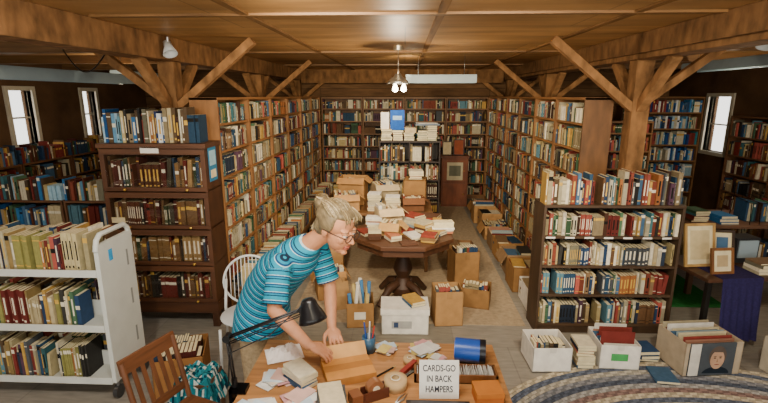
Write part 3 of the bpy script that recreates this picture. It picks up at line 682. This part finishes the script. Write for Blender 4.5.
ax=(shc-pel).normalized();fr=(f2-ax*f2.dot(ax)).normalized()
shR=shc+r2*.15+V((0,0,-.03));shL=shc-r2*.15+V((0,0,-.03))
elR=V((-.655,2.14,1.03));wrR=V((-.475,2.095,.865))
elL=V((-.42,2.46,1.03));wrL=V((-.385,2.28,.87))
HS=1.07
hc=V((-.345,2.285,1.435))
hF=V((.82,-.46,-.33)).normalized();hU=V((.38,-.2,.88));hU=(hU-hF*hU.dot(hF)).normalized();hL=hU.cross(hF).normalized()
HM=Matrix((hF,hL,hU)).transposed()
def H(x,y,z): return hc+HM@(V((x,y,z))*HS)
p=P()
p.loft([(pel,r2,.13,fr,.09),(wai,r2,.11,fr,.085),(che,r2,.125,fr,.09),(shc,r2,.13,fr,.075),(nkb,r2,.06,fr,.055)])
p.chain([nkb-ax*.03,(nkb+H(-.04,0,-.05))/2,H(-.035,0,-.03)],[.054,.05,.052])
I=HM
p.ell(H(-.012,0,.032),(.094,.074,.088),I,32);p.ell(H(.028,0,-.035),(.064,.058,.078),I,32);p.ell(H(.05,0,-.088),(.034,.032,.03),I)
p.ell(H(.076,0,-.1),(.018,.02,.015),I,16)
for s in(-1,1):
    p.ell(H(.052,s*.034,-.03),(.03,.022,.026),I,16);p.ell(H(.066,s*.03,.02),(.022,.024,.009),I,16);p.ell(H(.074,s*.031,.008),(.0165,.0165,.01),I,16);p.ell(H(.074,s*.031,-.009),(.0145,.015,.006),I,16);p.ell(H(-.012,s*.075,-.01),(.018,.009,.032),I,16);p.ell(H(.097,s*.011,-.036),(.009,.007,.007),I,12)
p.cap(H(.084,0,.008),H(.109,0,-.032),.0075,.011)
p.ell(H(.088,0,-.063),(.012,.022,.0055),I,14);p.ell(H(.085,0,-.074),(.012,.02,.006),I,14)
def arm(sh,el,wr,k=1):
    p.chain([sh,(sh+el)/2,el],[.047,.043,.037]);m=el.lerp(wr,.35);p.chain([el,m,wr],[.037,.037,.025])
arm(shR,elR,wrR);arm(shL,elL,wrL)
def hand(wr,d,down,thumb,curl=(.25,.45,.4)):
    d=V(d).normalized();down=V(down);down=(down-d*down.dot(d)).normalized();ac=V(thumb);ac=(ac-d*ac.dot(d)-down*ac.dot(down)).normalized()
    M=Matrix((d,ac,down)).transposed()
    p.cap(wr,wr+d*.03,.025,.02);p.ell(wr+d*.052,(.045,.038,.0155),M,20)
    for i,(k,Ln) in enumerate(((.028,.068),(.0095,.077),(-.0095,.071),(-.0275,.055))):
        q=wr+d*.078+ac*k;dd=(d+ac*k*5).normalized();pts=[wr+d*.05+ac*k*.8,q];a=0
        for j,fr_ in enumerate((.45,.32,.23)):
            a+=curl[j];q=q+(dd*math.cos(a)+down*math.sin(a))*Ln*fr_;pts.append(q)
        p.chain(pts,[.0095,.0088,.008,.0073,.0062])
    q0=wr+d*.022+ac*.02;q1=q0+(d*.6+ac*.75+down*.2).normalized()*.036;q2=q1+(d*.85+ac*.3+down*.35).normalized()*.03;q3=q2+(d*.9+down*.5).normalized()*.024
    p.chain([q0,q1,q2,q3],[.013,.0115,.0095,.0075])
hand(wrR,(.78,-.12,-.26),(-.2,.1,-1),(0,1,0));hand(wrL,(.35,-.85,-.3),(0,.1,-1),(-.9,-.3,0))
SK=C('#c98c66')
def skc(co):
    q=HM.transposed()@(co-hc)/HS;c=SK
    if abs(q.x-.09)<.03 and abs(q.y)<.022 and -.08<q.z<-.057: c=C('#a85e4c')
    elif q.x>.06 and .014<q.z<.023 and .012<abs(q.y)<.045: c=C('#96765c')
    return shade(c,1+.05*math.sin(co.x*90)*math.sin(co.z*70))
p.solid('body',.003,3,'skin',skc,wm)
b=B()
for s in(-1,1):
    b.M=Matrix.Translation(H(.0765,s*.031,.0))@HM.to_4x4()@Matrix.Scale(HS,4)
    b.lathe((0,0,0),[(0.0001,-.012),(.008,-.009),(.012,0),(.008,.009),(.0001,.012)],C('#e8e4dc'),'plastic',12)
    b.lathe((.0092,0,-.003),[(.005,0),(.0045,.002),(0.0001,.0032)],C('#3a3028'),'plastic',10,axis=(1,0,0))
    b.M=Matrix.Translation(H(.103,s*.033,-.004))@HM.to_4x4()@Matrix.Scale(HS,4)
    b.tube([(0,.025*math.cos(t),.019*math.sin(t)) for t in [2*pi*i/20 for i in range(21)]],.0024,C('#3a2a22'),'plastic',6);b.M=None
    b.tube([H(.103,s*.058,0),H(.05,s*.08,.003),H(-.02,s*.085,.0)],.0024,C('#3a2a22'),'plastic',6)
b.tube([H(.103,-.009,.0),H(.112,0,.003),H(.103,.009,.0)],.0024,C('#3a2a22'),'plastic',6)
b.build('eyes_and_glasses',wm)
p=P()
p.ell(H(-.032,0,.045),(.094,.083,.083),I,32);p.ell(H(.025,0,.082),(.048,.06,.028),I);p.ell(H(-.06,0,-.01),(.055,.076,.066),I);p.ell(H(-.115,0,.075),(.042,.045,.038),I)
for s in(-1,1): p.ell(H(-.02,s*.07,.03),(.045,.018,.05),I)
def hcf(co):
    n=math.sin(co.x*310+co.z*170)*math.sin(co.y*260-co.z*120);return shade(C('#7a6a4e'),1+.25*n)
p.solid('hair',.005,2,'hair',hcf,wm)
b=B();q=random.Random(11)
def cr(P_,t):
    n=len(P_)-1;k=min(int(t*n),n-1);u=t*n-k;a0=P_[max(k-1,0)];a1=P_[k];a2=P_[k+1];a3=P_[min(k+2,n)]
    return .5*((2*a1)+(a2-a0)*u+(2*a0-5*a1+4*a2-a3)*u*u+(3*a1-a0-3*a2+a3)*u**3)
HCS=[C('#a39068'),C('#806c48'),C('#b8a582'),C('#75684e')]
# scalp point: a = side angle, th = arc from forehead (0) over the crown (pi/2) to the back
def scalp(a,th,k):
    return H(-.03+.096*k*math.cos(th)*math.cos(a*.75),.086*k*math.sin(a)*(.45+.55*math.sin(max(.25,min(th,2.6)))),.042+.086*k*math.sin(th)*(.35+.65*math.cos(a)))
for i in range(760):
    a=q.uniform(-1.45,1.45);k=q.uniform(1.0,1.03)
    if i<26:   # loose wisps along the brow and temples
        y0=q.uniform(-.06,.06);l=q.uniform(.2,1);sw=q.uniform(-.015,.02)
        pts=[H(.02,y0*.8,.112),H(.052,y0*.95,.1),H(.074,y0*1.05+sw*.4,.082),H(.082,y0*1.1+sw,.075-.03*l)]
    elif i<70: # nape wisps
        y0=q.uniform(-.05,.05);pts=[H(-.09,y0,.01),H(-.105,y0,-.03),H(-.1+q.uniform(-.02,.02),y0*1.1,-.055+q.uniform(-.02,.01))]
    else:
        th0=q.uniform(.48,.75)
        pts=[scalp(a,th0,.985),scalp(a*.92,th0+.55,k),scalp(a*.75,th0+1.1,k*1.01),scalp(a*.5,th0+1.6,k),H(-.128+q.uniform(-.012,.012),q.uniform(-.02,.02),.078+q.uniform(-.018,.018))]
    pp=[cr(pts,t/10) for t in range(11)]
    b.tube(pp,[.0012,.0022,.0025,.0026,.0026,.0026,.0025,.0024,.002,.0016,.0006],shade(q.choice(HCS),q.uniform(.8,1.12)),'hair',5)
for i in range(70):
    a0=q.uniform(0,6.28);r=q.uniform(.022,.036);cz=.085+q.uniform(-.012,.012)
    pts=[H(-.128+r*.75*math.cos(a0+t),r*math.sin(a0+t),cz+r*.35*math.cos(a0*3+t*.7)) for t in [j*.5 for j in range(8)]]
    b.tube(pts,[.001,.0028,.003,.003,.003,.003,.0025,.0008],shade(q.choice(HCS),q.uniform(.8,1.12)),'hair',5)
b.build('hair_strands',wm)
p=P()
hem=pel+V((-.012,.005,-.135))
p.loft([(hem,r2,.19,f2,.16),(pel-V((0,0,.03)),r2,.182,(f2+fr),.152),(pel.lerp(wai,.5),r2,.165,fr,.14),(wai,r2,.158,fr,.134),(che,r2,.17,fr,.134),(shc-ax*.07,r2,.17,fr,.12),(shc-ax*.02,r2,.158,fr,.105),(shc+ax*.02,r2,.125,fr,.088),(nkb-ax*.012,r2,.08,fr,.07),(nkb+ax*.004,r2,.064,fr,.06)])
for sh,el in((shR,elR),(shL,elL)):
    d=(el-sh).normalized();u=d.cross(V((0,1,0))).normalized();w=d.cross(u);s0=sh.lerp(shc,.25)
    p.loft([(s0+V((0,0,.0)),u,.052,w,.052),(sh+d*.02,u,.062,w,.06),(sh.lerp(el,.5),u,.063,w,.06),(sh.lerp(el,.88),u,.066,w,.062)])
    p.ell(sh+V((0,0,.0)),(.062,.062,.058))
sm=bpy.data.materials.new('striped_jersey');sm.use_nodes=True;nt=sm.node_tree;N=nt.nodes;L=nt.links
bs=N['Principled BSDF'];bs.inputs['Roughness'].default_value=.85
at=N.new('ShaderNodeAttribute');at.attribute_name='Col';sp=N.new('ShaderNodeSeparateColor');L.new(at.outputs['Color'],sp.inputs[0])
mu=N.new('ShaderNodeMath');mu.operation='MULTIPLY';mu.inputs[1].default_value=24;L.new(sp.outputs[0],mu.inputs[0])
fc=N.new('ShaderNodeMath');fc.operation='FRACT';L.new(mu.outputs[0],fc.inputs[0])
cr_=N.new('ShaderNodeValToRGB');cr_.color_ramp.interpolation='CONSTANT';e=cr_.color_ramp.elements
e[0].position=0;e[0].color=(*C('#0096b4'),1);e[1].position=.46;e[1].color=(*C('#b8dce4'),1)
for pos,h in((.54,'#0f4470'),(.7,'#008cae'),(.88,'#08203a')): x=e.new(pos);x.color=(*C(h),1)
L.new(fc.outputs[0],cr_.inputs[0]);L.new(cr_.outputs[0],bs.inputs['Base Color'])
# soft cloth folds
no=N.new('ShaderNodeTexNoise');no.inputs['Scale'].default_value=9;no.inputs['Detail'].default_value=2;bp=N.new('ShaderNodeBump');bp.inputs['Strength'].default_value=.5;bp.inputs['Distance'].default_value=.03
tcn=N.new('ShaderNodeTexCoord');L.new(tcn.outputs['Object'],no.inputs['Vector']);L.new(no.outputs['Fac'],bp.inputs['Height']);L.new(bp.outputs[0],bs.inputs['Normal'])
def stc(co):
    for sh,el in((shR,elR),(shL,elL)):
        d=el-sh;t=(co-sh).dot(d)/d.length_squared
        if t>.12 and (co-(sh+d*t)).length<.078: return (1.0+t*d.length,0,0)
    return ((co-pel).dot(ax)+.5,0,0)
p.solid('striped_shirt',.006,9,sm,stc,wm)
p=P();KH=C('#b09a78')
p.loft([(pel+V((0,0,.0)),r2,.14,f2,.11),(pel-V((0,0,.06)),r2,.165,f2,.125),(pel-V((0,0,.14)),r2,.165,f2,.12)])
for s,dx in((1,V((.0,0,0))),(-1,V((.02,.0,0)))):
    h=pel+r2*.08*s-V((0,0,.1));kn=V((h.x-.01,h.y,.47))+dx;an=V((h.x-.02,h.y+.01,.09))+dx
    p.chain([h,h.lerp(kn,.5),kn,kn.lerp(an,.5),an],[.086,.08,.066,.062,.058])
p.solid('trousers',.009,5,'fabric',lambda c:KH,wm)
p=P()
for s,dx in((1,V((.0,0,0))),(-1,V((.02,.0,0)))):
    h=pel+r2*.08*s;a=V((h.x-.02,h.y+.01,.045))+dx;FM=Matrix((f2,-r2,V((0,0,1)))).transposed()
    p.cap(a-f2*.03,a+f2*.06,.042,.038);p.ell(a+f2*.11+V((0,0,-.005)),(.07,.042,.032),FM,20);p.ell(a+f2*.03+V((0,0,-.033)),(.135,.045,.012),FM,20)
p.solid('shoes',.006,2,'plastic',lambda c:C('#3a2e28'),wm)
# ================= light
w=bpy.data.worlds.new('w');bpy.context.scene.world=w;w.use_nodes=True
bg=w.node_tree.nodes['Background'];bg.inputs[0].default_value=(1,.97,.9,1);bg.inputs[1].default_value=2.9
def area(loc,rot,sx,sy,en,col=(1,1,1)):
    l=bpy.data.lights.new('added_desk_fill','AREA');l.shape='RECTANGLE';l.size=sx;l.size_y=sy;l.energy=en;l.color=col
    o=bpy.data.objects.new('added_desk_fill',l);bpy.context.collection.objects.link(o);o.location=loc;o.rotation_euler=rot
def spot(loc,tgt,en,ang,col=(1,.84,.6),rad=.08,name='added_fill_spot'):
    l=bpy.data.lights.new(name,'SPOT');l.energy=en;l.spot_size=math.radians(ang);l.spot_blend=1;l.color=col;l.shadow_soft_size=rad
    o=bpy.data.objects.new(name,l);bpy.context.collection.objects.link(o);o.location=loc
    o.rotation_euler=(V(tgt)-V(loc)).to_track_quat('-Z','Y').to_euler()
def bulb(loc,en,col=(1,.82,.58),rad=.06):
    l=bpy.data.lights.new('bulb_and_fill_light','POINT');l.energy=en;l.color=col;l.shadow_soft_size=rad
    o=bpy.data.objects.new('bulb_and_fill_light',l);bpy.context.collection.objects.link(o);o.location=loc
area((-.3,1.3,2.5),(0,0,0),1.0,.6,46,(1,.94,.84))  # unseen fill added above the desk, no ceiling panel there
spot((-.6,1.9,2.5),(0,7.5,.9),430,85);spot((.8,1.6,2.5),(.2,6,.4),270,90)  # added fill aimed down the nave from above the camera, no fixtures
spot((1.2,1.2,2.5),(2.6,4.5,.6),200,95,(1,.88,.7));spot((-1.2,1.2,2.5),(-2.8,4,.8),150,90,(1,.9,.76))  # added fill for the right and left sides, no fixtures
spot((0,6.0,2.5),(0,9.5,1.0),110,120)  # added fill on the back shelves, no fixture
spot((-.2,.9,2.0),(0,5.5,2.6),110,110)  # added uplight that brightens the ceiling, no fixture
bulb((-.07,5.0,2.06),38,rad=.03);bulb((-3.6,5.9,2.15),20,rad=.03);bulb((3.6,5.1,2.2),24,rad=.03);bulb((-3.4,2.0,2.2),16);bulb((3.2,2.0,2.2),20)  # first is the pendant; the others are added fill without fixtures
# camera
cam=bpy.data.cameras.new('camera');co=bpy.data.objects.new('camera',cam);bpy.context.collection.objects.link(co)
co.location=(0,0,2.1);co.rotation_euler=(pi/2-math.atan(106/460),0,math.radians(2.5));cam.lens=460/768*36;cam.sensor_width=36;cam.clip_start=.05
bpy.context.scene.camera=co
